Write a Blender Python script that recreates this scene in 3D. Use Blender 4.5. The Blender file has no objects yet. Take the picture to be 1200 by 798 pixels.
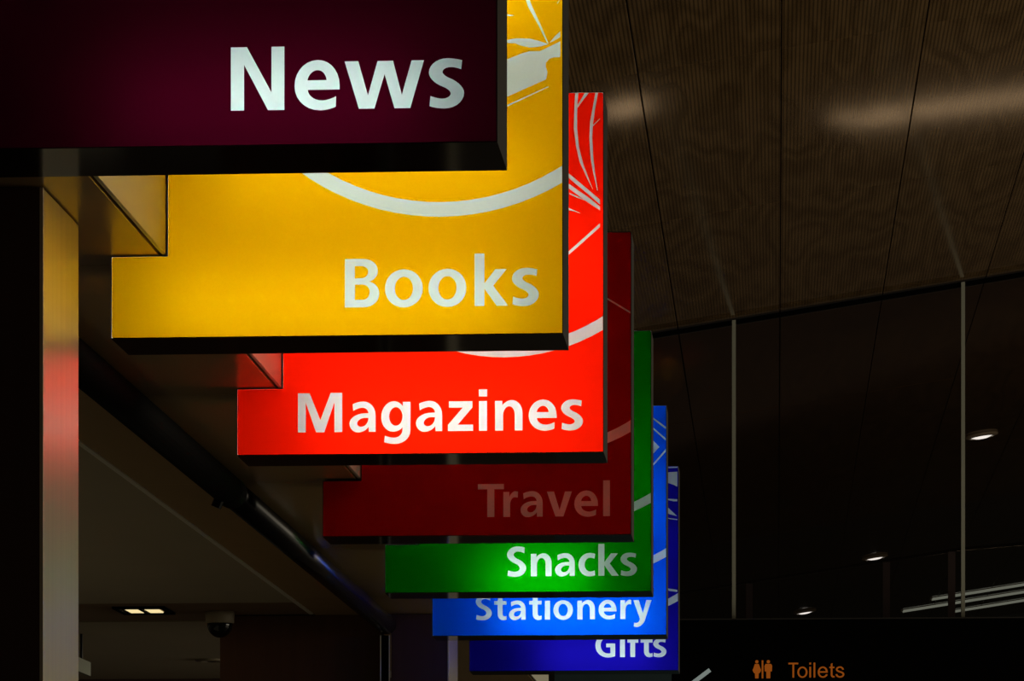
import bpy, bmesh, math, random
from mathutils import Vector, geometry
S = bpy.context.scene
COL = S.collection
R = random.Random(7)
EYE = 1.6                                    # height of the camera above the concourse floor

# ------------------------------------------------------------------ camera, world, exposure, lights
cam = bpy.data.cameras.new('camera')
cam.sensor_width = 36.0
cam.lens = 36.0 * 4520.0 / 1200.0
cam.shift_y = (1121.35 - 399.0) / 1200.0
cam.clip_start = 0.1
cam.clip_end = 400
camo = bpy.data.objects.new('camera', cam)
COL.objects.link(camo)
camo.location = (0, 0, EYE)
camo.rotation_euler = (math.pi / 2, 0, 0.0685)
S.camera = camo

world = bpy.data.worlds.new('world')
S.world = world
world.use_nodes = True
wb = world.node_tree.nodes['Background']
wb.inputs[0].default_value = (1.0, 0.80, 0.52, 1)
wb.inputs[1].default_value = 0.018

S.view_settings.view_transform = 'Standard'
S.view_settings.look = 'None'
S.view_settings.gamma = 1
S.view_settings.use_curve_mapping = False
S.view_settings.exposure = 0.0


def area(name, loc, rot, sx, sy, power, color, spread=180):
    l = bpy.data.lights.new(name, 'AREA')
    l.shape = 'RECTANGLE'
    l.size, l.size_y = sx, sy
    l.energy = power
    l.color = color
    l.spread = math.radians(spread)
    o = bpy.data.objects.new(name, l)
    o.location = loc
    o.rotation_euler = rot
    COL.objects.link(o)
    return o


# low evening daylight from the window front on the far right of the concourse
area('concourse_window_light', (15, 27, 2.6), (math.pi / 2, 0, math.pi / 2), 36, 4.2, 1150, (1.0, 0.88, 0.66))
# warm general lighting of the shop, under its ceiling
area('shop_light', (-4.2, 12.5, 0.9), (math.pi, 0, 0), 3.0, 7.0, 4.0, (1.0, 0.86, 0.55))

# unseen lights added behind the glass for the sheen band on the ceiling
area('ceiling_sheen_helper', (3.5, 53.0, 6.19), (math.radians(-102), -0.19, 0), 3.2, 0.20, 0.11, (1.0, 0.80, 0.50), 40)
area('ceiling_sheen_helper', (-0.88, 48.8, 5.73), (math.radians(-102), -0.15, 0), 0.5, 0.20, 0.02, (1.0, 0.80, 0.50), 40)
# added fill, facing up, to brighten the ceiling behind the glass
area('upper_ceiling_fill', (3.0, 66.0, 5.70), (math.pi, 0, 0), 9.0, 30.0, 7.0, (1.0, 0.80, 0.60))


# ------------------------------------------------------------------ materials
def new_mat(name):
    m = bpy.data.materials.new(name)
    m.use_nodes = True
    m.node_tree.nodes.clear()
    return m, m.node_tree.nodes, m.node_tree.links


def surf(name, c, rough=0.5, metal=0.0, var=0.15, scale=(8, 8, 8), bump=0.0, spec=0.5, coords='Object', emit=None, estr=0.0):
    """principled surface whose colour drifts with a noise"""
    m, n, l = new_mat(name)
    out = n.new('ShaderNodeOutputMaterial')
    p = n.new('ShaderNodeBsdfPrincipled')
    tc = n.new('ShaderNodeTexCoord')
    mp = n.new('ShaderNodeMapping')
    mp.inputs['Scale'].default_value = scale
    nz = n.new('ShaderNodeTexNoise')
    nz.inputs['Scale'].default_value = 1.0
    nz.inputs['Detail'].default_value = 4
    mx = n.new('ShaderNodeMix')
    mx.data_type = 'RGBA'
    mx.inputs[6].default_value = tuple(v * (1 - var) for v in c) + (1,)
    mx.inputs[7].default_value = tuple(min(1, v * (1 + var)) for v in c) + (1,)
    l.new(tc.outputs[coords], mp.inputs[0])
    l.new(mp.outputs[0], nz.inputs['Vector'])
    l.new(nz.outputs['Fac'], mx.inputs[0])
    l.new(mx.outputs[2], p.inputs['Base Color'])
    p.inputs['Roughness'].default_value = rough
    p.inputs['Metallic'].default_value = metal
    p.inputs['Specular IOR Level'].default_value = spec
    if bump:
        b = n.new('ShaderNodeBump')
        b.inputs['Strength'].default_value = bump
        b.inputs['Distance'].default_value = 0.002
        l.new(nz.outputs['Fac'], b.inputs['Height'])
        l.new(b.outputs[0], p.inputs['Normal'])
    if emit:
        p.inputs['Emission Color'].default_value = emit + (1,)
        p.inputs['Emission Strength'].default_value = estr
    l.new(p.outputs[0], out.inputs[0])
    return m


def acrylic(name, c, gloss=0.35, ior=1.35, diff=0.5):
    """translucent sign acrylic: lets the lamps behind it through, with a weak gloss in front"""
    m, n, l = new_mat(name)
    out = n.new('ShaderNodeOutputMaterial')
    t = n.new('ShaderNodeBsdfTranslucent')
    d = n.new('ShaderNodeBsdfDiffuse')
    g = n.new('ShaderNodeBsdfGlossy')
    g.inputs['Roughness'].default_value = gloss
    fr = n.new('ShaderNodeFresnel')
    fr.inputs['IOR'].default_value = ior
    tc = n.new('ShaderNodeTexCoord')
    nz = n.new('ShaderNodeTexNoise')
    nz.inputs['Scale'].default_value = 240
    mx = n.new('ShaderNodeMix')
    mx.data_type = 'RGBA'
    mx.inputs[6].default_value = tuple(v * 0.96 for v in c) + (1,)
    mx.inputs[7].default_value = tuple(min(1, v * 1.04) for v in c) + (1,)
    l.new(tc.outputs['Object'], nz.inputs['Vector'])
    l.new(nz.outputs['Fac'], mx.inputs[0])
    l.new(mx.outputs[2], t.inputs[0])
    l.new(mx.outputs[2], d.inputs[0])
    a = n.new('ShaderNodeMixShader')
    a.inputs[0].default_value = diff
    l.new(t.outputs[0], a.inputs[1])
    l.new(d.outputs[0], a.inputs[2])
    b = n.new('ShaderNodeMixShader')
    l.new(fr.outputs[0], b.inputs[0])
    l.new(a.outputs[0], b.inputs[1])
    l.new(g.outputs[0], b.inputs[2])
    l.new(b.outputs[0], out.inputs[0])
    return m


def emissive(name, c, s):
    m, n, l = new_mat(name)
    out = n.new('ShaderNodeOutputMaterial')
    e = n.new('ShaderNodeEmission')
    e.inputs[0].default_value = c + (1,)
    e.inputs[1].default_value = s
    l.new(e.outputs[0], out.inputs[0])
    return m


def wood_mat():
    m, n, l = new_mat('grooved_plywood')
    out = n.new('ShaderNodeOutputMaterial')
    p = n.new('ShaderNodeBsdfPrincipled')
    geo = n.new('ShaderNodeNewGeometry')
    oi = n.new('ShaderNodeObjectInfo')
    off = n.new('ShaderNodeVectorMath')
    off.operation = 'MULTIPLY_ADD'
    off.inputs[1].default_value = (37, 91, 13)
    l.new(oi.outputs['Random'], off.inputs[0])
    l.new(geo.outputs['Position'], off.inputs[2])
    mp = n.new('ShaderNodeMapping')
    mp.inputs['Scale'].default_value = (1.5, 0.26, 1.0)
    l.new(off.outputs[0], mp.inputs[0])
    # cathedral figure of rotary cut veneer
    nz = n.new('ShaderNodeTexNoise')
    nz.inputs['Scale'].default_value = 0.9
    nz.inputs['Detail'].default_value = 2
    l.new(mp.outputs[0], nz.inputs['Vector'])
    mul = n.new('ShaderNodeMath')
    mul.operation = 'MULTIPLY'
    mul.inputs[1].default_value = 56
    l.new(nz.outputs['Fac'], mul.inputs[0])
    sn = n.new('ShaderNodeMath')
    sn.operation = 'SINE'
    l.new(mul.outputs[0], sn.inputs[0])
    mr = n.new('ShaderNodeMapRange')
    mr.inputs[1].default_value = -1
    mr.inputs[2].default_value = 1
    mr.inputs[3].default_value = 0.0
    mr.inputs[4].default_value = 1.0
    l.new(sn.outputs[0], mr.inputs[0])
    n2 = n.new('ShaderNodeTexNoise')
    n2.inputs['Scale'].default_value = 2.5
    n2.inputs['Detail'].default_value = 6
    l.new(mp.outputs[0], n2.inputs['Vector'])
    av = n.new('ShaderNodeMix')
    av.inputs[0].default_value = 0.66
    l.new(mr.outputs[0], av.inputs[2])
    l.new(n2.outputs['Fac'], av.inputs[3])
    cr = n.new('ShaderNodeValToRGB')
    cr.color_ramp.elements[0].position = 0.2
    cr.color_ramp.elements[0].color = (0.135, 0.080, 0.034, 1)
    cr.color_ramp.elements[1].position = 0.8
    cr.color_ramp.elements[1].color = (0.235, 0.146, 0.066, 1)
    l.new(av.outputs[0], cr.inputs[0])
    # grooves running along the hall, 32 mm apart
    sx = n.new('ShaderNodeSeparateXYZ')
    l.new(geo.outputs['Position'], sx.inputs[0])
    gm = n.new('ShaderNodeMath')
    gm.operation = 'MULTIPLY'
    gm.inputs[1].default_value = 2 * math.pi / 0.034
    l.new(sx.outputs['X'], gm.inputs[0])
    gs = n.new('ShaderNodeMath')
    gs.operation = 'SINE'
    l.new(gm.outputs[0], gs.inputs[0])
    gr = n.new('ShaderNodeMapRange')
    gr.inputs[1].default_value = -0.9
    gr.inputs[2].default_value = 0.3
    gr.inputs[3].default_value = 0.45
    gr.inputs[4].default_value = 1.0
    l.new(gs.outputs[0], gr.inputs[0])
    gx = n.new('ShaderNodeMix')
    gx.data_type = 'RGBA'
    gx.blend_type = 'MULTIPLY'
    gx.inputs[0].default_value = 1.0
    l.new(cr.outputs[0], gx.inputs[6])
    l.new(gr.outputs[0], gx.inputs[7])
    l.new(gx.outputs[2], p.inputs['Base Color'])
    p.inputs['Roughness'].default_value = 0.11
    p.inputs['Anisotropic'].default_value = 0.98          # the grooves spread highlights sideways
    tg = n.new('ShaderNodeCombineXYZ')
    tg.inputs[0].default_value = 1.0
    l.new(tg.outputs[0], p.inputs['Tangent'])
    p.inputs['Specular IOR Level'].default_value = 0.19
    l.new(p.outputs[0], out.inputs[0])
    return m


def glass_mat(name, tint, ior=1.45):
    m, n, l = new_mat(name)
    out = n.new('ShaderNodeOutputMaterial')
    t = n.new('ShaderNodeBsdfTransparent')
    t.inputs[0].default_value = tint + (1,)
    g = n.new('ShaderNodeBsdfGlossy')
    g.inputs['Roughness'].default_value = 0.02
    fr = n.new('ShaderNodeFresnel')
    fr.inputs['IOR'].default_value = ior
    mx = n.new('ShaderNodeMixShader')
    l.new(fr.outputs[0], mx.inputs[0])
    l.new(t.outputs[0], mx.inputs[1])
    l.new(g.outputs[0], mx.inputs[2])
    l.new(mx.outputs[0], out.inputs[0])
    return m


M_BLACKGLOSS = surf('black_gloss', (0.002, 0.0017, 0.0012), 0.08, 0, 0.1, spec=0.15)
M_EDGE = surf('dark_anodised', (0.030, 0.023, 0.013), 0.6, 0.0, 0.1, (3, 3, 40), spec=0.15)
M_WHITEIN = surf('white_lining', (0.62, 0.62, 0.62), 0.8, 0, 0.02)
M_BRONZE = surf('satin_bronze', (0.62, 0.44, 0.20), 0.26, 0.12, 0.1, (6, 1, 6), spec=0.7)
M_BEIGE = surf('beige_fascia', (0.78, 0.77, 0.62), 0.42, 0.1, 0.06, (3, 3, 3))
M_BRUSHED = surf('brushed_aluminium', (0.50, 0.46, 0.34), 0.30, 0.75, 0.22, (90, 90, 0.5))
M_DARKLAM = surf('dark_laminate', (0.10, 0.05, 0.04), 0.5, 0, 0.25, (30, 30, 1.5))
M_WINE = surf('dark_wood_panel', (0.125, 0.050, 0.025), 0.5, 0, 0.25, (24, 24, 1.2))
M_BLACKMET = surf('black_metal', (0.006, 0.006, 0.007), 0.22, 0.0, 0.1, spec=0.25)
M_MATTEBLACK = surf('matte_black', (0.0015, 0.0015, 0.0015), 0.75, 0, 0.2, spec=0.05)
M_ALU = surf('aluminium_edge', (0.88, 0.84, 0.70), 0.5, 0.0, 0.05)
M_MULLION = surf('grey_mullion', (0.47, 0.49, 0.41), 0.6, 0.2, 0.05)
M_PAINT = surf('olive_white_paint', (0.50, 0.43, 0.29), 0.8, 0, 0.06, (2, 2, 2))
M_BROWNPAINT = surf('brown_ceiling_strip', (0.26, 0.17, 0.09), 0.7, 0, 0.1)
M_FLOOR = surf('grey_terrazzo', (0.22, 0.20, 0.18), 0.35, 0, 0.25, (30, 30, 30))
M_TEAL = surf('dark_teal_wall', (0.05, 0.10, 0.12), 0.6, 0, 0.1)
M_SLAB = surf('dark_slab_edge', (0.02, 0.018, 0.016), 0.7, 0, 0.1)
M_RAIL = surf('dark_blue_grey_steel', (0.13, 0.14, 0.21), 0.5, 0.1, 0.1)
M_WOOD = wood_mat()
M_GLASS = glass_mat('dark_tinted_glass', (0.95, 0.86, 0.80))
M_PLASTIC = surf('pale_plastic', (0.42, 0.36, 0.25), 0.5, 0, 0.03)
M_DOME = surf('smoked_dome', (0.004, 0.004, 0.005), 0.05, 0, 0.05)
M_GREYBOARD = surf('grey_green_board', (0.26, 0.28, 0.22), 0.6, 0, 0.03)
M_ORANGE = emissive('orange_backlit', (1.0, 0.235, 0.022), 0.22)
M_ARROW = emissive('white_backlit', (0.85, 1.0, 0.92), 0.20)
M_LAMP = emissive('warm_lamp', (1.0, 0.80, 0.40), 0.95)
M_DLAMP = emissive('cool_lamp', (0.85, 0.95, 1.0), 1.3)
M_STRIP = emissive('pale_strip_light', (0.80, 1.0, 0.90), 0.17)

M_LETTER = acrylic('white_letter_acrylic', (0.56, 0.735, 0.715), gloss=0.10, ior=1.45)
M_LETTER_UNLIT = acrylic('unlit_white_acrylic', (0.95, 0.93, 0.92), gloss=0.10, ior=1.45, diff=0.97)


# ------------------------------------------------------------------ mesh helpers
def link_mesh(name, bm, mats, parent=None, smooth=False):
    me = bpy.data.meshes.new(name)
    bm.normal_update()
    bm.to_mesh(me)
    bm.free()
    for m in (mats if isinstance(mats, (list, tuple)) else [mats]):
        me.materials.append(m)
    if smooth:
        for p in me.polygons:
            p.use_smooth = True
    o = bpy.data.objects.new(name, me)
    COL.objects.link(o)
    if parent is not None:
        o.parent = parent
    return o


def box_bm(x0, x1, y0, y1, z0, z1, bevel=0.0, bm=None):
    bm = bm or bmesh.new()
    v = [bm.verts.new((x, y, z)) for z in (z0, z1) for y in (y0, y1) for x in (x0, x1)]
    fs = []
    for q in ((0, 2, 3, 1), (4, 5, 7, 6), (0, 1, 5, 4), (2, 6, 7, 3), (0, 4, 6, 2), (1, 3, 7, 5)):
        fs.append(bm.faces.new([v[i] for i in q]))
    if bevel:
        es = set(e for f in fs for e in f.edges)
        bmesh.ops.bevel(bm, geom=list(es), offset=bevel, segments=2, affect='EDGES', profile=0.5)
    return bm


def box(name, x0, x1, y0, y1, z0, z1, mat, parent=None, bevel=0.0):
    """box in world coordinates; its origin is moved to the middle of its foot, parts keep world placement"""
    cx, cy = (x0 + x1) / 2, (y0 + y1) / 2
    bm = box_bm(x0 - cx, x1 - cx, y0 - cy, y1 - cy, 0, z1 - z0, bevel)
    o = link_mesh(name, bm, mat, parent)
    p = Vector(parent.location) if parent is not None else Vector((0, 0, 0))
    o.location = Vector((cx, cy, z0)) - p
    return o


def tube_bm(p0, p1, r, seg=12, bm=None, cap=True):
    bm = bm or bmesh.new()
    p0, p1 = Vector(p0), Vector(p1)
    d = (p1 - p0).normalized()
    a = d.orthogonal().normalized()
    b = d.cross(a)
    rings = []
    for p in (p0, p1):
        rings.append([bm.verts.new(p + r * (math.cos(t) * a + math.sin(t) * b)) for t in [2 * math.pi * i / seg for i in range(seg)]])
    for i in range(seg):
        bm.faces.new((rings[0][i], rings[0][(i + 1) % seg], rings[1][(i + 1) % seg], rings[1][i]))
    if cap:
        bm.faces.new(rings[0][::-1])
        bm.faces.new(rings[1])
    return bm


def lathe_bm(prof, seg=24):
    """prof: (radius, z) pairs"""
    bm = bmesh.new()
    rings = []
    for r, z in prof:
        if r < 1e-5:
            rings.append([bm.verts.new((0, 0, z))])
        else:
            rings.append([bm.verts.new((r * math.cos(2 * math.pi * i / seg), r * math.sin(2 * math.pi * i / seg), z)) for i in range(seg)])
    for A, B in zip(rings, rings[1:]):
        for i in range(seg):
            j = (i + 1) % seg
            if len(A) == 1 and len(B) == 1:
                continue
            if len(A) == 1:
                bm.faces.new((A[0], B[i], B[j]))
            elif len(B) == 1:
                bm.faces.new((A[i], B[0], A[j]))
            else:
                bm.faces.new((A[i], B[i], B[j], A[j]))
    bmesh.ops.recalc_face_normals(bm, faces=bm.faces)
    return bm


def empty(name, loc):
    o = bpy.data.objects.new(name, None)
    o.empty_display_size = 0.1
    o.location = loc
    COL.objects.link(o)
    return o


def tag(o, label=None, cat=None, group=None, kind=None):
    if label:
        o['label'] = label
    if cat:
        o['category'] = cat
    if group:
        o['group'] = group
    if kind:
        o['kind'] = kind
    return o


# ------------------------------------------------------------------ large structure
ZS = EYE + 1.5488          # shop soffit
tag(box('floor', -9, 18, -4, 100, -0.12, 0, M_FLOOR), 'grey polished concourse floor', 'floor', kind='structure')

# --- sloping grooved plywood ceiling of the hall, panel by panel
HC, SLOPE = EYE + 7.65, 0.155
ANG = math.atan(SLOPE)
ceil = empty('ceiling', (0, 0, HC))
ceil.rotation_euler = (0, -ANG, 0)
tag(ceil, 'sloping grooved plywood ceiling of the hall', 'ceiling', kind='structure')
CA = math.cos(ANG)
seams = [0.04 + 1.212 * i for i in range(-8, 8)]
rows = [22.0, 27.4, 32.6, 39.2, 45.8, 53.8, 61.8, 69.8, 77.8, 87.0, 97.0]
pm = {}
for j in range(len(rows) - 1):
    for i in range(len(seams) - 1):
        x0, x1 = seams[i] / CA, seams[i + 1] / CA
        y0, y1 = rows[j], rows[j + 1]
        key = j
        gap = 0.005
        if key not in pm:
            o = link_mesh('panel', box_bm(-(x1 - x0) / 2 + gap, (x1 - x0) / 2 - gap, -(y1 - y0) / 2 + gap * 0.6, (y1 - y0) / 2 - gap * 0.6, 0, 0.02, 0.003), M_WOOD, ceil)
            pm[key] = o.data
        else:
            o = bpy.data.objects.new('panel', pm[key])
            COL.objects.link(o)
            o.parent = ceil
        o.location = ((x0 + x1) / 2, (y0 + y1) / 2, R.uniform(-0.0015, 0.0015))
bk = link_mesh('backing_board', box_bm(seams[0] / CA, seams[-1] / CA, rows[0], rows[-1], 0.024, 0.10), M_MATTEBLACK, ceil)

# --- upper floor slab behind the glass
tag(box('trim_1', -9.6, 9.4, 45.2, 98, EYE + 3.40, EYE + 3.96, M_SLAB), 'dark edge of the upper floor slab', 'slab', kind='structure')
tag(box('wall_back', -9.6, 9.4, 98, 98.3, EYE + 3.96, EYE + 9.2, M_TEAL), 'dim blue grey wall at the far end of the upper floor', 'wall', kind='structure')
tag(box('wall_right', -1.9, -0.10, 33, 33.3, 0, EYE + 2.5, M_TEAL), 'dark teal wall end behind the last sign', 'wall', kind='structure')

# --- bulkhead above the shop fronts: fascia and soffit panels
XN, SP, Y0 = -1.343, 1.9907, 6.4476
bulk = empty('wall_left', (-1.4, 3.0, ZS))
tag(bulk, 'bulkhead above the shop front carrying the row of signs', 'bulkhead', kind='structure')
box('bulkhead_core', -2.08, -1.376, 3.0, 22.74, ZS + 0.016, EYE + 2.44, M_BLACKMET, bulk)
ys = [3.0] + [Y0 + SP * i for i in range(-1, 8)] + [22.75]
for a, b in zip(ys, ys[1:]):
    box('fascia_panel', XN - 0.011, XN - 0.001, a + 0.003, b - 0.003, ZS + 0.001, EYE + 2.45, M_BEIGE, bulk, 0.0015)
    o = box('soffit_panel', -2.085, XN - 0.018, a + 0.12, min(b + 0.117, 22.745), ZS, ZS + 0.014, M_BRONZE, bulk, 0.0015)

# --- shop ceiling with its aluminium edge strip
sc = empty('ceiling', (-4.0, 12.0, ZS))
tag(sc, 'olive white painted ceiling inside the shop', 'ceiling', kind='structure')
box('ceiling_board', -6.2, -2.103, 3.0, 16.75, ZS, ZS + 0.03, M_PAINT, sc)
box('ceiling_strip', -6.2, -2.103, 16.76, 17.67, ZS + 0.004, ZS + 0.03, M_BROWNPAINT, sc)
box('ceiling_board', -6.2, -2.103, 17.68, 21.3, ZS, ZS + 0.03, M_PAINT, sc)
tag(box('trim_2', -2.102, -2.084, 3.0, 17.30, ZS - 0.004, ZS + 0.03, M_ALU), 'thin aluminium strip along the edge of the shop ceiling', 'trim', kind='structure')
tag(box('wall_end', -2.521, -1.785, 17.38, 17.50, 0, ZS - 0.002, M_WINE), 'dark brown panelled wall closing the shop front', 'wall', kind='structure')
tag(box('wall_shop', -6.2, -1.9, 21.3, 21.45, 0, ZS + 0.03, M_DARKLAM), 'dark rear wall of the shop', 'wall', kind='structure')


# --- shop front columns
def column(x0, x1, y0, y1, label):
    c = empty('column', ((x0 + x1) / 2, (y0 + y1) / 2, 0))
    tag(c, label, 'column', 'shop front columns')
    box('core', x0, x1 - 0.004, y0, y1, 0, ZS - 0.002, M_DARKLAM, c)
    box('side_panel', x1 - 0.004, x1, y0 + 0.001, y1 - 0.001, 0, ZS - 0.004, M_BRUSHED, c)['label'] = 'brushed aluminium cladding facing the concourse'
    box('corner_strip', x1 - 0.006, x1 + 0.001, y0 - 0.002, y0 + 0.004, 0, ZS - 0.003, M_ALU, c)
    return c


column(-1.735, -1.471, 7.667, 8.065, 'near dark column with a brushed metal side lit yellow and pink by the signs')
column(-1.735, -1.474, 17.33, 17.81, 'far dark column below the Snacks and Stationery signs')


# ------------------------------------------------------------------ lettering: outlines of a bold humanist sans, cap height 100
# a path is a list of points; a point with a third value is a rounded corner between its neighbours
def P(*pts):
    return list(pts)


GLY = {
 'N': [P((0,0),(0,100),(25.5,100),(64.5,28),(64.5,100),(85,100),(85,0),(59,0),(21,72),(21,0))],
 'e': [P((71.5,31),(21,31),(22,14,1),(44,14),(55,14,1),(66,20.5),(65.5,4),(55,-1.5,1),(41,-1.5),(0,-1.5,1),(0,37),(0,78,1),(37,78),(71.5,78,1),(71.5,38)),
       P((20.5,46),(51,46),(49.5,62,1),(37,62),(23,62,1))],
 'w': [P((0,75),(21.7,75),(37,21),(52.3,75),(76.7,75),(90.7,21),(106,75),(125.7,75),(104,0),(79,0),(63.3,54),(47.3,0),(22.7,0))],
 's': [P((51,60),(42,63.5,1),(35,63.5),(21.5,63.5,1),(21.5,56),(21.5,51,1),(32,46.5),(55.7,37.5,1),(55.7,23),(55.7,-1.5,1),(25,-1.5),(11,-1.5,1),(1,2.5),(2.5,18.5),(13,14,1),(21,14),(34.5,14,1),(34.5,22),(34.5,28,1),(22,33),(0,41,1),(0,55),(0,77.5,1),(29,77.5),(41,77.5,1),(52.5,74))],
 'B': [P((0,0),(0,100),(38,100),(68.5,100,1),(68.5,75),(68.5,56,1),(50,53),(71.5,50,1),(71.5,28),(71.5,0,1),(40,0)),
       P((21,85),(35,85),(48.5,85,1),(48.5,73),(48.5,60,1),(34,60),(21,60)),
       P((21,47),(36,47),(51.5,47,1),(51.5,31.5),(51.5,15.5,1),(37,15.5),(21,15.5))],
 'o': [P((0,38),(0,77.5,1),(39.2,77.5),(78.4,77.5,1),(78.4,38),(78.4,-1.5,1),(39.2,-1.5),(0,-1.5,1)),
       P((20.5,38),(20.5,62,1),(39.2,62),(58,62,1),(58,38),(58,14,1),(39.2,14),(20.5,14,1))],
 'k': [P((0,0),(0,108),(20.5,108),(20.5,46.5),(43,75.5),(66.5,75.5),(38.5,41.5),(69.5,0),(45.5,0),(20.5,35.5),(20.5,0))],
 'M': [P((0,0),(0,100),(30,100),(57.5,31),(84,100),(113.6,100),(113.6,0),(93.6,0),(93.6,76),(67.5,0),(46.5,0),(20,76),(20,0))],
 'a': [P((67,0),(67,42),(67,77.5,1),(36,77.5),(20,77.5,1),(8,70.5),(9.5,53),(21,61.5,1),(33,61.5),(48.6,61.5,1),(48.6,47.5),(41,47.5),(0,47.5,1),(0,21),(0,-1.5,1),(22,-1.5),(40,-1.5,1),(49.5,13),(49.5,0)),
       P((48.6,35.5),(48.6,13,1),(30,13),(20,13,1),(20,21.5),(20,35.5,1),(41,35.5))],
 'g': [P((55.5,75.5),(75,75.5),(75,3),(75,-31.5,1),(36,-31.5),(22,-31.5,1),(7.5,-27),(9.5,-10),(22,-15.5,1),(33,-15.5),(54.5,-15.5,1),(54.5,4),(54.5,11),(47,-0.5,1),(31,-0.5),(0,-0.5,1),(0,36.5),(0,77.5,1),(33,77.5),(48,77.5,1),(55.5,64)),
       P((20.5,38.5),(20.5,62,1),(37.5,62),(54.5,62,1),(54.5,38.5),(54.5,15,1),(37.5,15),(20.5,15,1))],
 'z': [P((0,0),(0,16),(38,59.5),(2.5,59.5),(2.5,75.5),(62.5,75.5),(62.5,59.5),(25,16),(64,16),(64,0))],
 'i': [P((0,0),(0,75.5),(20.5,75.5),(20.5,0)), P((-0.5,87),(-0.5,105),(21,105),(21,87))],
 'n': [P((0,0),(0,75.5),(18.5,75.5),(18.5,64),(27,77.5,1),(43,77.5),(70,77.5,1),(70,44),(70,0),(50,0),(50,41),(50,61.5,1),(36,61.5),(20.5,61.5,1),(20.5,38),(20.5,0))],
 'T': [P((28.5,0),(28.5,84),(0,84),(0,100),(79,100),(79,84),(50,84),(50,0))],
 'r': [P((0,0),(0,75.5),(18,75.5),(18,60),(25,77.5,1),(36,77.5),(44.5,76.5),(43.5,58),(39,59.5,1),(35,59.5),(20.5,59.5,1),(20.5,36),(20.5,0))],
 'v': [P((0,75.5),(21.5,75.5),(38.5,20),(55,75.5),(76,75.5),(50,0),(26,0))],
 'l': [P((0,0),(0,108),(20.5,108),(20.5,0))],
 'S': [P((58.5,78),(47,84,1),(38,84),(22,84,1),(22,72.5),(22,65,1),(37,58),(65,46.5,1),(65,28),(65,-1.5,1),(28,-1.5),(13,-1.5,1),(1.5,2.5),(4,21),(16,15.5,1),(26,15.5),(43,15.5,1),(43,27),(43,36.5,1),(28,43),(0,54,1),(0,72),(0,101.5,1),(35,101.5),(49,101.5,1),(60,97))],
 'c': [P((54.5,58),(46,61.5,1),(40,61.5),(21,61.5,1),(21,38),(21,14.5,1),(40,14.5),(48,14.5,1),(55,18.5),(56,2),(47,-1.5,1),(36,-1.5),(0,-1.5,1),(0,37),(0,77.5,1),(38,77.5),(48,77.5,1),(56.5,74))],
 't': [P((0,60.5),(0,75.5),(14.5,75.5),(14.5,91),(34.5,97),(34.5,75.5),(50,75.5),(50,60.5),(34.5,60.5),(34.5,24),(34.5,14.5,1),(42,14.5),(46.5,14.5,1),(50.5,16.5),(50.5,1.5),(44.5,-1.5,1),(36.5,-1.5),(14.5,-1.5,1),(14.5,22),(14.5,60.5))],
 'y': [P((0,75.5),(22,75.5),(38.5,24),(53,75.5),(73.5,75.5),(46,-6),(37,-31.5,1),(16,-31.5),(8,-31.5,1),(2,-29.5),(3.5,-14),(8,-15.5,1),(12,-15.5),(22,-15.5,1),(25.5,-5),(27,1))],
 'G': [P((78,79),(68,84,1),(57,84),(22.5,84,1),(22.5,50),(22.5,15.5,1),(54,15.5),(60,15.5,1),(64,16.5),(64,42),(46,42),(46,57.5),(84,57.5),(84,4),(70,-1.5,1),(53,-1.5),(0,-1.5,1),(0,49),(0,101.5,1),(55,101.5),(69,101.5,1),(80,97))],
 'f': [P((12.5,0),(12.5,60.5),(0,60.5),(0,75.5),(12.5,75.5),(12.5,82),(12.5,109.5,1),(36,109.5),(42,109.5,1),(48,108.5),(47,93),(43,94.5,1),(39,94.5),(32.5,94.5,1),(32.5,84),(32.5,75.5),(46,75.5),(46,60.5),(32.5,60.5),(32.5,0))],
}


def flatten(path, seg=7):
    out = []
    n = len(path)
    for i, p in enumerate(path):
        if len(p) == 2:
            out.append((p[0], p[1]))
        else:
            a, b = path[i - 1], path[(i + 1) % n]
            c = p
            k = 0.56
            c1 = (a[0] + (c[0] - a[0]) * k, a[1] + (c[1] - a[1]) * k)
            c2 = (b[0] + (c[0] - b[0]) * k, b[1] + (c[1] - b[1]) * k)
            for s in range(1, seg):
                t = s / seg
                u = 1 - t
                out.append(tuple(u * u * u * a[m] + 3 * u * u * t * c1[m] + 3 * u * t * t * c2[m] + t * t * t * b[m] for m in (0, 1)))
    return out


def glyph(ch, x, y, size, wide=1.0):
    k = size / 100.0
    return [[(x + px * k * wide, y + py * k) for px, py in flatten(path)] for path in GLY[ch]]


def inside(pt, poly):
    x, y = pt
    c = False
    j = len(poly) - 1
    for i in range(len(poly)):
        xi, yi = poly[i]
        xj, yj = poly[j]
        if (yi > y) != (yj > y) and x < (xj - xi) * (y - yi) / (yj - yi) + xi:
            c = not c
        j = i
    return c


def split_plate(outline, shapes):
    """cut a flat plate along the outlines of shapes (each a list of contours, even-odd);
    returns the triangles of the rest followed by those of every shape"""
    vs, es = [], []
    for cont in [outline] + [c for s in shapes for c in s]:
        b = len(vs)
        m = len(cont)
        vs += [Vector(p) for p in cont]
        es += [(b + i, b + (i + 1) % m) for i in range(m)]
    r = geometry.delaunay_2d_cdt(vs, es, [], 0, 1e-6)
    V, F = r[0], r[2]
    groups = [[] for _ in range(len(shapes) + 1)]
    for f in F:
        c = sum((V[i] for i in f), Vector((0, 0))) / len(f)
        c = (c.x, c.y)
        if not inside(c, outline):
            continue
        g = 0
        for k, s in enumerate(shapes):
            if sum(inside(c, q) for q in s) % 2:
                g = k + 1
                break
        groups[g].append([V[i] for i in f])
    return groups


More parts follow.
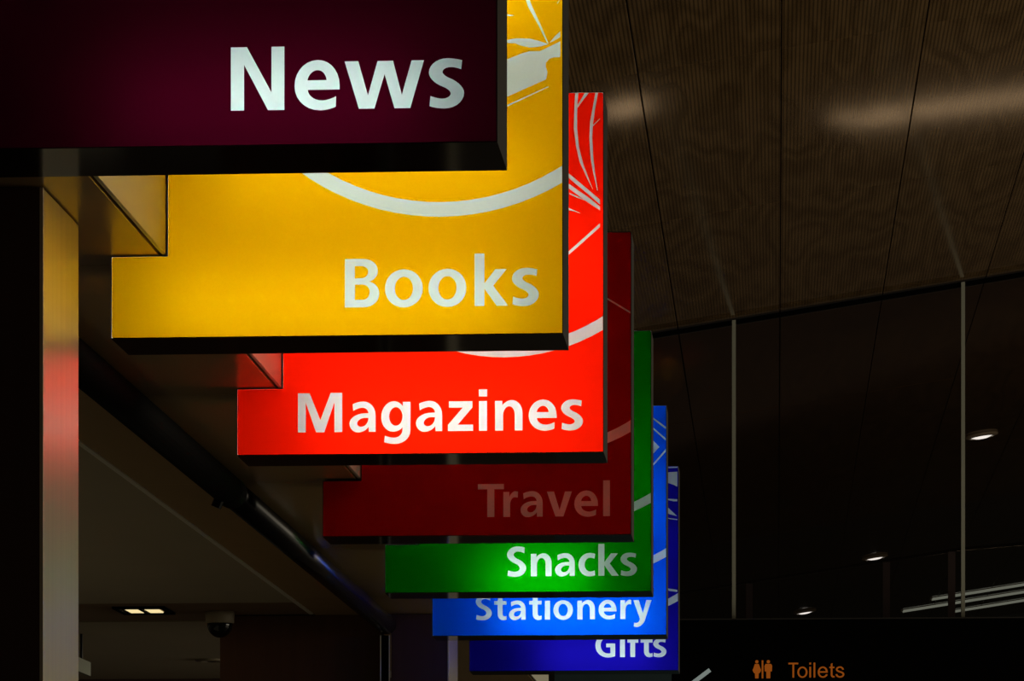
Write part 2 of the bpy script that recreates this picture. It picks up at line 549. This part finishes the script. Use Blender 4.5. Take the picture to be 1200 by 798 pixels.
def tri_mesh(name, tris, mat, parent, y=0.0, flip=False):
    idx, vs, fs = {}, [], []
    for t in tris:
        q = []
        for v in t:
            k = (round(v.x, 6), round(v.y, 6))
            if k not in idx:
                idx[k] = len(vs)
                vs.append((v.x, y, v.y))
            q.append(idx[k])
        if len(set(q)) == 3:
            fs.append(q[::-1] if flip else q)
    me = bpy.data.meshes.new(name)
    me.from_pydata(vs, [], fs)
    me.materials.append(mat)
    o = bpy.data.objects.new(name, me)
    COL.objects.link(o)
    o.parent = parent
    return o


# ------------------------------------------------------------------ the projecting light box signs
XR, ZB, HS, NOTCH, NX, TH = -0.4669, EYE + 1.3655, 0.9754, 0.1820, -0.8745, 0.2327
OUT = [(-1, 0), (0, 0), (0, HS), (NX, HS), (NX, NOTCH), (-1, NOTCH)]
CAP = 0.1066


def inset(poly, d):
    n = len(poly)
    out = []
    for i in range(n):
        p, a, b = Vector(poly[i]), Vector(poly[i - 1]), Vector(poly[(i + 1) % n])
        e0, e1 = (p - a).normalized(), (b - p).normalized()
        n0, n1 = Vector((-e0.y, e0.x)), Vector((-e1.y, e1.x))
        out.append(tuple(p + (n0 + n1) * d))
    return out


def round_corners(poly, r, seg=4):
    path = []
    n = len(poly)
    for i in range(n):
        p, a, b = Vector(poly[i]), Vector(poly[i - 1]), Vector(poly[(i + 1) % n])
        path.append(tuple(p + (a - p).normalized() * r))
        path.append((p.x, p.y, 1))
        path.append(tuple(p + (b - p).normalized() * r))
    return flatten(path, seg)


def ring_band(cx, cz, ro, ri, n=96):
    return [[(cx + r * math.cos(2 * math.pi * i / n), cz + r * math.sin(2 * math.pi * i / n)) for i in range(n)] for r in (ro, ri)]


ORN = {   # white drawings printed inside the big ring, millimetres from the lower right corner of the sign
 'Books': [
   [(-86, 746), (-78, 751), (-70, 723), (-46, 671), (-32, 637), (-35, 638), (-56, 680), (-77, 718)],
   [(-159, 642), (-135, 643), (-121, 646), (-102, 649), (-74, 648), (-51, 642), (-32, 635), (-51, 630), (-74, 628), (-93, 633), (-105, 638), (-121, 639)],
   [(-30, 638), (-18, 652), (-6, 663), (-6, 650), (-20, 642)],
   [(-187, 570), (-159, 590), (-121, 604), (-93, 615), (-74, 620), (-51, 620), (-27, 631), (-6, 641), (-6, 606), (-20, 606), (-30, 603), (-37, 595), (-38, 586), (-34, 574), (-37, 558), (-121, 522), (-187, 495)],
   [(-159, 490), (-121, 504), (-32, 543), (-32, 541), (-121, 500), (-159, 485)],
   [(-159, 706), (-121, 702), (-105, 699), (-116, 698), (-159, 700)],
   [(-14, 724), (-8, 732), (-7, 731), (-12, 723)]],
 'Magazines': [
   [(-77, 980), (-68, 980), (-71, 947), (-72, 914), (-72, 877), (-67, 828), (-55, 780), (-29, 712), (-30, 712), (-51, 755), (-65, 786), (-75, 829), (-81, 877), (-80, 914), (-79, 944)],
   [(-71, 941), (-47, 980), (-35, 980), (-54, 956), (-71, 933)],
   [(-22, 980), (-14, 980), (-23, 931), (-29, 889), (-31, 852), (-28, 798), (-23, 755), (-16, 709), (-18, 709), (-28, 755), (-35, 792), (-39, 852), (-37, 895), (-29, 937)],
   [(-29, 886), (-10, 904), (-10, 902), (-29, 883)],
   [(-108, 768), (-93, 755), (-10, 684), (-10, 671), (-42, 699), (-93, 742), (-108, 755)],
   [(-108, 738), (-93, 727), (-42, 691), (-10, 665), (-10, 655), (-42, 676), (-93, 714), (-108, 724)],
   [(-93, 704), (-54, 685), (-35, 676), (-72, 690), (-93, 700)],
   [(-108, 670), (-93, 662), (-63, 648), (-93, 656), (-108, 662)],
   [(-114, 526), (-93, 547), (-10, 620), (-10, 610), (-93, 537), (-114, 518)]],
 'Travel': [[(-120, 788), (-73, 761), (-3, 718), (-3, 712), (-73, 755), (-120, 780)]],
 'Stationery': [
   [(-83, 945), (-57, 925), (-3, 884), (-3, 875), (-57, 917), (-83, 936)],
   [(-83, 902), (-57, 882), (-3, 835), (-3, 826), (-57, 874), (-83, 893)],
   [(-76, 843), (-57, 827), (-30, 799), (-57, 771), (-76, 757)],
   [(-83, 704), (-57, 729), (-3, 790), (-3, 779), (-57, 719), (-83, 693)]],
 'Gifts': [
   [(-60, 968), (-43, 970), (-5, 971), (-5, 966), (-43, 964)],
   [(-76, 941), (-43, 945), (-5, 947), (-5, 875), (-19, 883), (-43, 892), (-76, 896)],
   [(-68, 821), (-43, 818), (-5, 816), (-5, 806), (-23, 806), (-43, 811), (-68, 816)],
   [(-60, 785), (-43, 770), (-6, 735), (-43, 745), (-60, 753)],
   [(-60, 730), (-43, 726), (-5, 721), (-5, 717), (-43, 722)],
   [(-69, 397), (-44, 390), (-5, 384), (-5, 374), (-44, 379)]],
}

SIGNS = [
 # word, film colour, letter starts, baseline, cap scale, tubes (a0, a1, b, radiance), sign label
 ('News', (0.037, 0.0003, 0.0062), [-0.4501, -0.3423, -0.2576, -0.1154], 0.0597, 1.0,
  [(-0.64, -0.13, 0.08, 19)], 'nearest sign, dark maroon light box reading News in white'),
 ('Books', (0.76, 0.43, 0.0004), [-0.4808, -0.3921, -0.2961, -0.1946, -0.1124], 0.0630, 1.0,
  [(-0.90, -0.10, 0.08, 11.5), (-0.76, -0.08, 0.36, 11.5), (-0.80, -0.04, 0.75, 16)], 'glowing yellow light box sign reading Books'),
 ('Magazines', (1.0, 0.012, 0.0006), [-0.8325, -0.6917, -0.605, -0.5101, -0.4229, -0.3386, -0.2948, -0.2036, -0.1154], 0.0615, 1.0,
  [(-0.78, -0.10, 0.11, 21), (-0.75, -0.06, 0.52, 26)], 'glowing bright red light box sign reading Magazines'),
 ('Travel', (0.46, 0.0015, 0.004), [-0.4957, -0.4133, -0.3576, -0.2726, -0.1839, -0.0908], 0.0600, 1.0,
  [], 'unlit dark red sign with faint lettering reading Travel'),
 ('Snacks', (0.0004, 0.34, 0.0005), [-0.5403, -0.451, -0.3604, -0.2728, -0.1984, -0.1154], 0.0595, 1.04,
  [(-0.60, -0.24, 0.06, 20), (-0.45, -0.10, 0.5, 5)], 'glowing green light box sign reading Snacks'),
 ('Stationery', (0.0005, 0.115, 0.95), [-0.8137, -0.7349, -0.6715, -0.5854, -0.5177, -0.482, -0.3794, -0.2892, -0.1962, -0.1418], 0.068, 1.0,
  [(-0.70, -0.08, 0.09, 18), (-0.60, -0.08, 0.55, 14)], 'glowing bright blue light box sign reading Stationery'),
 ('Gifts', (0.008, 0.004, 0.42), [-0.3965, -0.2783, -0.2433, -0.1802, -0.12], 0.065, 1.06,
  [(-0.66, -0.10, 0.09, 14), (-0.60, -0.10, 0.60, 8)], 'farthest sign, deep violet blue light box reading Gifts'),
]


def build_sign(k, word, film, xs, base, cs, tubes, label):
    dz = {'Travel': -0.0050, 'Stationery': 0.0035}.get(word, 0.0)
    root = empty('projecting_sign', (XR, Y0 + SP * k, ZB + dz))
    tag(root, label, 'sign', 'projecting shop signs')
    # housing: an L-shaped band open front and back, black outside, white inside, metal edge on the free end
    bm = bmesh.new()
    inn = inset(OUT, 0.0018)
    n = len(OUT)
    ring = {}
    for nm, poly in (('o', OUT), ('i', inn)):
        for y in (0, TH):
            ring[nm, y] = [bm.verts.new((p[0], y, p[1])) for p in poly]
    for i in range(n):
        j = (i + 1) % n
        f = bm.faces.new((ring['o', 0][i], ring['o', 0][j], ring['o', TH][j], ring['o', TH][i]))
        f.material_index = 2 if i == 1 else 0
        f = bm.faces.new((ring['i', 0][j], ring['i', 0][i], ring['i', TH][i], ring['i', TH][j]))
        f.material_index = 1
        f = bm.faces.new((ring['o', 0][j], ring['o', 0][i], ring['i', 0][i], ring['i', 0][j]))
        f.material_index = 0
        f = bm.faces.new((ring['o', TH][i], ring['o', TH][j], ring['i', TH][j], ring['i', TH][i]))
        f.material_index = 0
    link_mesh('housing', bm, [M_BLACKGLOSS, M_WHITEIN, M_EDGE], root)
    # front face: coloured film with the lettering and drawings let into it
    lit = bool(tubes)
    fm = acrylic(word.lower() + '_film', film, gloss=0.45, ior=1.22, diff=0.5 if lit else 0.97)
    lm = M_LETTER if lit else M_LETTER_UNLIT
    outline = round_corners(inset(OUT, 0.0020), 0.004)
    shapes = [glyph(ch, x, base, CAP * cs) for ch, x in zip(word, xs)]
    nl = len(shapes)
    ring_s = ring_band(-0.267, 0.790, 0.530, 0.498)
    if word != 'News':
        shapes.append(ring_s)
        shapes += [[[(a / 1000, b / 1000) for a, b in poly]] for poly in ORN.get(word, [])]
    g = split_plate(outline, shapes)
    face = tri_mesh('face_panel', g[0], fm, root, 0.0012)
    for q in range(nl):
        tri_mesh('letter', g[1 + q], lm, face, 0.0012)
    for q in range(nl, len(shapes)):
        if g[1 + q]:
            tri_mesh('ring_band' if q == nl else 'drawing', g[1 + q], lm, face, 0.0012)
    # rear face with the mirrored ring
    g = split_plate(outline, [ring_band(NX + 0.267, 0.790, 0.530, 0.498)])
    back = tri_mesh('back_panel', g[0], fm, root, TH - 0.0012, True)
    tri_mesh('ring_band', g[1], lm, back, TH - 0.0012, True)
    ty = 0.68 if word == 'Magazines' else 0.5        # its tubes sit nearer the rear face
    for a0, a1, b, s in tubes:
        tube = link_mesh('lamp_tube', tube_bm((a0, TH * ty, b), (a1, TH * ty, b), 0.013, 12), emissive(word.lower() + '_tube', (1.0, 0.98, 0.93), s), root)
    return root


for k, sg in enumerate(SIGNS):
    build_sign(k, *sg)

# ------------------------------------------------------------------ under the shop soffit
bar = empty('shutter_rail', (-1.757, 12.7, ZS - 0.05))
tag(bar, 'long black rail under the soffit behind the near column', 'rail')
o = link_mesh('rail_tube', tube_bm((0, 8.066 - 12.7, 0), (0, 12.24 - 12.7, 0), 0.0495, 24), M_MATTEBLACK, bar, True)
o = link_mesh('rail_tube', tube_bm((0, 12.36 - 12.7, 0.002), (0, 17.325 - 12.7, 0.002), 0.0455, 24), M_BLACKMET, bar, True)
bm = tube_bm((0, 12.22 - 12.7, 0), (0, 12.38 - 12.7, 0), 0.0498, 24)
link_mesh('joint_collar', bm, M_MATTEBLACK, bar)
link_mesh('knob', tube_bm((-0.016, 12.20 - 12.7, -0.042), (-0.026, 12.20 - 12.7, -0.066), 0.017, 12), M_BLACKGLOSS, bar)

post = empty('shutter_post', (-1.7605, 17.33, 0))
tag(post, 'slim black post with pale edges beside the far column', 'post')
box('post_body', -1.778, -1.743, 17.30, 17.36, 0, ZS - 0.10, M_MATTEBLACK, post)
for x in (-1.7825, -1.743):
    box('edge_strip', x, x + 0.0045, 17.296, 17.302, 0, ZS - 0.10, M_ALU, post)

dl = empty('twin_downlight', (-2.822, 17.09, ZS))
tag(dl, 'recessed twin downlight glowing warm yellow in the shop ceiling', 'ceiling light')
bm = bmesh.new()
for q in ((-0.117, -0.095, -0.16, 0.16), (0.095, 0.117, -0.16, 0.16), (-0.095, 0.095, -0.16, -0.115), (-0.095, 0.095, 0.115, 0.16), (-0.008, 0.008, -0.115, 0.115)):
    box_bm(q[0], q[1], q[2], q[3], -0.006, 0.004, bm=bm)
link_mesh('frame', bm, M_MATTEBLACK, dl)
for x in (-0.045, 0.043):
    link_mesh('lamp', box_bm(x - 0.030, x + 0.030, -0.10, 0.10, -0.003, 0.003, 0.002), M_LAMP, dl)

camd = empty('dome_camera', (-2.497, 17.21, ZS))
tag(camd, 'black dome security camera on a round pale base', 'camera')
camd.location.z = ZS
link_mesh('base', lathe_bm([(0, 0.004), (0.064, 0.004), (0.066, -0.010), (0.064, -0.046), (0.058, -0.050), (0, -0.050)], 28), M_PLASTIC, camd, True)
link_mesh('dome', lathe_bm([(0.058, -0.049)] + [(0.058 * math.cos(t * math.pi / 16), -0.052 - 0.062 * math.sin(t * math.pi / 16)) for t in range(0, 9)], 28), M_DOME, camd, True)

sp = empty('ceiling_spot', (-2.937, 19.94, ZS))
tag(sp, 'small unlit round ceiling spot deep in the shop', 'ceiling light')
link_mesh('trim_ring', lathe_bm([(0.035, 0.0), (0.085, 0.002), (0.085, -0.008), (0.040, -0.012), (0.035, 0.0)], 20), M_PLASTIC, sp, True)
link_mesh('reflector', lathe_bm([(0.036, -0.004), (0.02, -0.012), (0, -0.014)], 16), M_DOME, sp, True)

hb = empty('hanging_board', (-3.324, 17.9, EYE + 1.36))
tag(hb, 'pale grey board hanging from the shop ceiling beside the near column', 'board')
box('board', -3.334, -3.314, 17.2, 18.5, EYE + 1.36, EYE + 1.4277, M_GREYBOARD, hb, 0.002)
for y in (17.5, 18.3):
    link_mesh('hanger', tube_bm((0, y - 17.9, 0.0677), (0, y - 17.9, ZS - EYE - 1.36), 0.006, 8), M_BLACKMET, hb)

# ------------------------------------------------------------------ glass screen of the upper floor
gw = empty('window_1', (0, 45.8, EYE + 3.96))
tag(gw, 'dark glass screen of the upper floor between slim grey posts', 'window', kind='structure')
MX = [-8.605, -5.905, -3.205, -0.505, 2.195, 4.895, 7.595]


def sloped(name, x0, x1, y0, y1, z0, drop, mat, th=None):
    """box whose top follows the ceiling slope; th given: a bar of that height under the ceiling"""
    t0 = 7.65 + SLOPE * x0 - drop - 3.96
    t1 = 7.65 + SLOPE * x1 - drop - 3.96
    b0, b1 = (z0, z0) if th is None else (t0 - th, t1 - th)
    bm = bmesh.new()
    v = [bm.verts.new(p) for p in ((x0, y0, b0), (x1, y0, b1), (x1, y0, t1), (x0, y0, t0), (x0, y1, b0), (x1, y1, b1), (x1, y1, t1), (x0, y1, t0))]
    for q in ((0, 1, 2, 3), (5, 4, 7, 6), (4, 0, 3, 7), (1, 5, 6, 2), (3, 2, 6, 7), (4, 5, 1, 0)):
        bm.faces.new([v[i] for i in q])
    return link_mesh(name, bm, mat, gw)


for x in MX:
    sloped('mullion', x - 0.022, x + 0.022, -0.05, 0.05, 0, 0.03, M_MULLION)
for a, b in zip(MX, MX[1:]):
    sloped('pane', a + 0.022, b - 0.022, -0.008, 0.008, 0, 0.09, M_GLASS)
    sloped('head_rail', a + 0.022, b - 0.022, -0.03, 0.03, 0, 0.025, M_MATTEBLACK, 0.05)

# balustrade behind the glass
bl = empty('balustrade', (0, 50, EYE + 3.96))
tag(bl, 'dark handrail on thin posts behind the glass screen', 'balustrade')
pr = [(-1.35, 54.1), (2.2479, 48.56), (4.6, 46.6)]
bm = bmesh.new()
for a, b in zip(pr, pr[1:]):
    tube_bm((a[0], a[1] - 50, 1.14), (b[0], b[1] - 50, 1.14), 0.022, 10, bm)
link_mesh('handrail', bm, M_BLACKMET, bl)
for x in (-0.37, 1.41, 2.19):
    y = 54.1 + (x + 1.35) * (48.56 - 54.1) / (2.2479 + 1.35) - 50
    link_mesh('post', box_bm(x - 0.045, x + 0.045, y - 0.03, y + 0.03, 0, 1.12), M_RAIL, bl)

# round ceiling downlights beyond the glass and pale strip lights at the far end
for x, y, w in ((3.183, 60.47, 'right'), (1.942, 76.88, 'middle'), (0.627, 86.63, 'left')):
    z = HC + SLOPE * x
    lt = empty('ceiling_downlight', (x, y, z))
    lt.rotation_euler = (0, -ANG, 0)
    tag(lt, {'right': 'brightest round downlight behind the glass, close to the right mullion',
             'middle': 'round ceiling downlight behind the glass above the balustrade post',
             'left': 'faintest round downlight behind the glass, low near the black Toilets board'}[w], 'ceiling light', 'downlights behind the glass')
    link_mesh('trim_ring', lathe_bm([(0.17, -0.002), (0.26, -0.002), (0.26, -0.03), (0.19, -0.05), (0.17, -0.002)], 24), M_ALU, lt, True)
    link_mesh('lens', lathe_bm([(0.18, -0.03), (0.10, -0.06), (0, -0.07)], 20), M_DLAMP, lt, True)
for y, x0, w in ((88.7, 3.5, 'upper'), (90.7, 2.9, 'middle'), (93.1, 4.2, 'lowest')):
    z = HC + SLOPE * x0
    s = empty('strip_light', (x0, y, z))
    s.rotation_euler = (0, -ANG, 0)
    tag(s, w + ' of the three pale strip lights across the far ceiling', 'ceiling light', 'strip lights on the far ceiling')
    link_mesh('casing', box_bm(0, 4.6, -0.3, 0.3, -0.012, -0.002), M_ALU, s)
    link_mesh('diffuser', box_bm(0.05, 4.55, -0.29, 0.29, -0.024, -0.012), M_STRIP, s)

# ------------------------------------------------------------------ black wayfinding board with the Toilets legend
wf = empty('wayfinding_board', (0, 28, 0))
tag(wf, 'large black overhead board with orange lettering reading Toilets', 'sign')
box('panel', -0.76, 3.25, 28.0, 28.14, EYE + 1.83, EYE + 2.444, M_MATTEBLACK, wf, 0.004)
for x in (-0.6, 3.0):
    box('post', x - 0.04, x + 0.04, 28.03, 28.11, 0, EYE + 1.83, M_MATTEBLACK, wf)


def plate(name, polys, mat, parent, y=-0.006, th=0.005):
    bm = bmesh.new()
    for poly in polys:
        a = [bm.verts.new((p[0], y, p[1])) for p in poly]
        b = [bm.verts.new((p[0], y + th, p[1])) for p in poly]
        m = len(poly)
        bm.faces.new(a)
        bm.faces.new(b[::-1])
        for i in range(m):
            bm.faces.new((a[i], b[i], b[(i + 1) % m], a[(i + 1) % m]))
    bmesh.ops.recalc_face_normals(bm, faces=bm.faces)
    bmesh.ops.triangulate(bm, faces=[f for f in bm.faces if len(f.verts) > 4])
    return link_mesh(name, bm, mat, parent)


def disc(cx, cz, r, n=14):
    return [(cx + r * math.cos(2 * math.pi * i / n), cz + r * math.sin(2 * math.pi * i / n)) for i in range(n)]


zb = EYE + 2.018
wx, mx = -0.143, -0.060
plate('woman_pictogram', [disc(wx, zb + 0.120, 0.012), [(wx - 0.014, zb + 0.104), (wx + 0.014, zb + 0.104), (wx + 0.031, zb + 0.058), (wx + 0.022, zb + 0.040), (wx + 0.014, zb + 0.036), (wx + 0.012, zb), (wx - 0.012, zb), (wx - 0.014, zb + 0.036), (wx - 0.022, zb + 0.040), (wx - 0.031, zb + 0.058)]], M_ORANGE, wf)
plate('divider', [[(-0.108, zb), (-0.096, zb), (-0.096, zb + 0.13), (-0.108, zb + 0.13)]], M_ORANGE, wf)
plate('man_pictogram', [disc(mx, zb + 0.120, 0.012), [(mx - 0.020, zb + 0.104), (mx + 0.020, zb + 0.104), (mx + 0.028, zb + 0.090), (mx + 0.026, zb + 0.050), (mx + 0.015, zb + 0.050), (mx + 0.014, zb), (mx - 0.014, zb), (mx - 0.015, zb + 0.050), (mx - 0.026, zb + 0.050), (mx - 0.028, zb + 0.090)]], M_ORANGE, wf)
# arrow pointing down left
ax, az = -0.482, EYE + 2.081
dx, dz = -0.80, -0.60
px, pz = -dz * 0.015, dx * 0.015
L = 0.36
plate('arrow', [[(ax + px, az + pz), (ax - px, az - pz), (ax + dx * L - px, az + dz * L - pz), (ax + dx * L + px, az + dz * L + pz)],
                [(ax + dx * L, az + dz * L), (ax + dx * L + 0.03, az + dz * L + 0.005), (ax + dx * L + 0.02, az + dz * L + 0.10), (ax + dx * L - 0.012, az + dz * L + 0.10)]], M_ARROW, wf)

# thin sans lettering
THIN = {
 'T': [P((25,0),(25,89),(-2,89),(-2,100),(64,100),(64,89),(37,89),(37,0))],
 'o': [P((0,36),(0,74,1),(34,74),(68,74,1),(68,36),(68,-2,1),(34,-2),(0,-2,1)), P((12,36),(12,64,1),(34,64),(56,64,1),(56,36),(56,8,1),(34,8),(12,8,1))],
 'i': [P((0,0),(0,72),(12,72),(12,0)), P((0,87),(0,100),(12,100),(12,87))],
 'l': [P((0,0),(0,100),(12,100),(12,0))],
 'e': [P((67,32),(12.5,32),(13,8,1),(35,8),(50,8,1),(54,22),(67,20),(62,-2,1),(35,-2),(0,-2,1),(0,35),(0,74,1),(34,74),(67,74,1),(67,38)), P((13,42),(54,42),(52,64,1),(34,64),(15,64,1))],
 't': [P((0,62),(0,72),(9,72),(9,90),(21,97),(21,72),(34,72),(34,62),(21,62),(21,19),(21,10,1),(28,10),(34,10.5),(35,0),(31,-1,1),(26,-1),(9,-1,1),(9,17),(9,62))],
 's': [P((44,51),(43,64,1),(30,64),(14,64,1),(14,54),(14,47,1),(29,43),(59,38,1),(59,21),(59,-2,1),(30,-2),(1,-2,1),(0,21),(12,23),(13,8,1),(30,8),(47,8,1),(47,20),(47,28,1),(29,32),(2,38,1),(2,53),(2,74,1),(30,74),(54,74,1),(56,52))],
}
x = 0.087
for ch, adv in zip('Toilets', (58, 80, 28, 28, 78, 41, 62)):
    k = 0.108 / 100
    cont = [[(x + a * k, zb + 0.004 + b * k) for a, b in flatten(p, 5)] for p in THIN[ch]]
    frame = [(x - 0.02, zb - 0.02), (x + 0.12, zb - 0.02), (x + 0.12, zb + 0.14), (x - 0.02, zb + 0.14)]
    g = split_plate(frame, [cont])
    tri_mesh('letter', g[1], M_ORANGE, wf, -0.003)
    x += adv * k
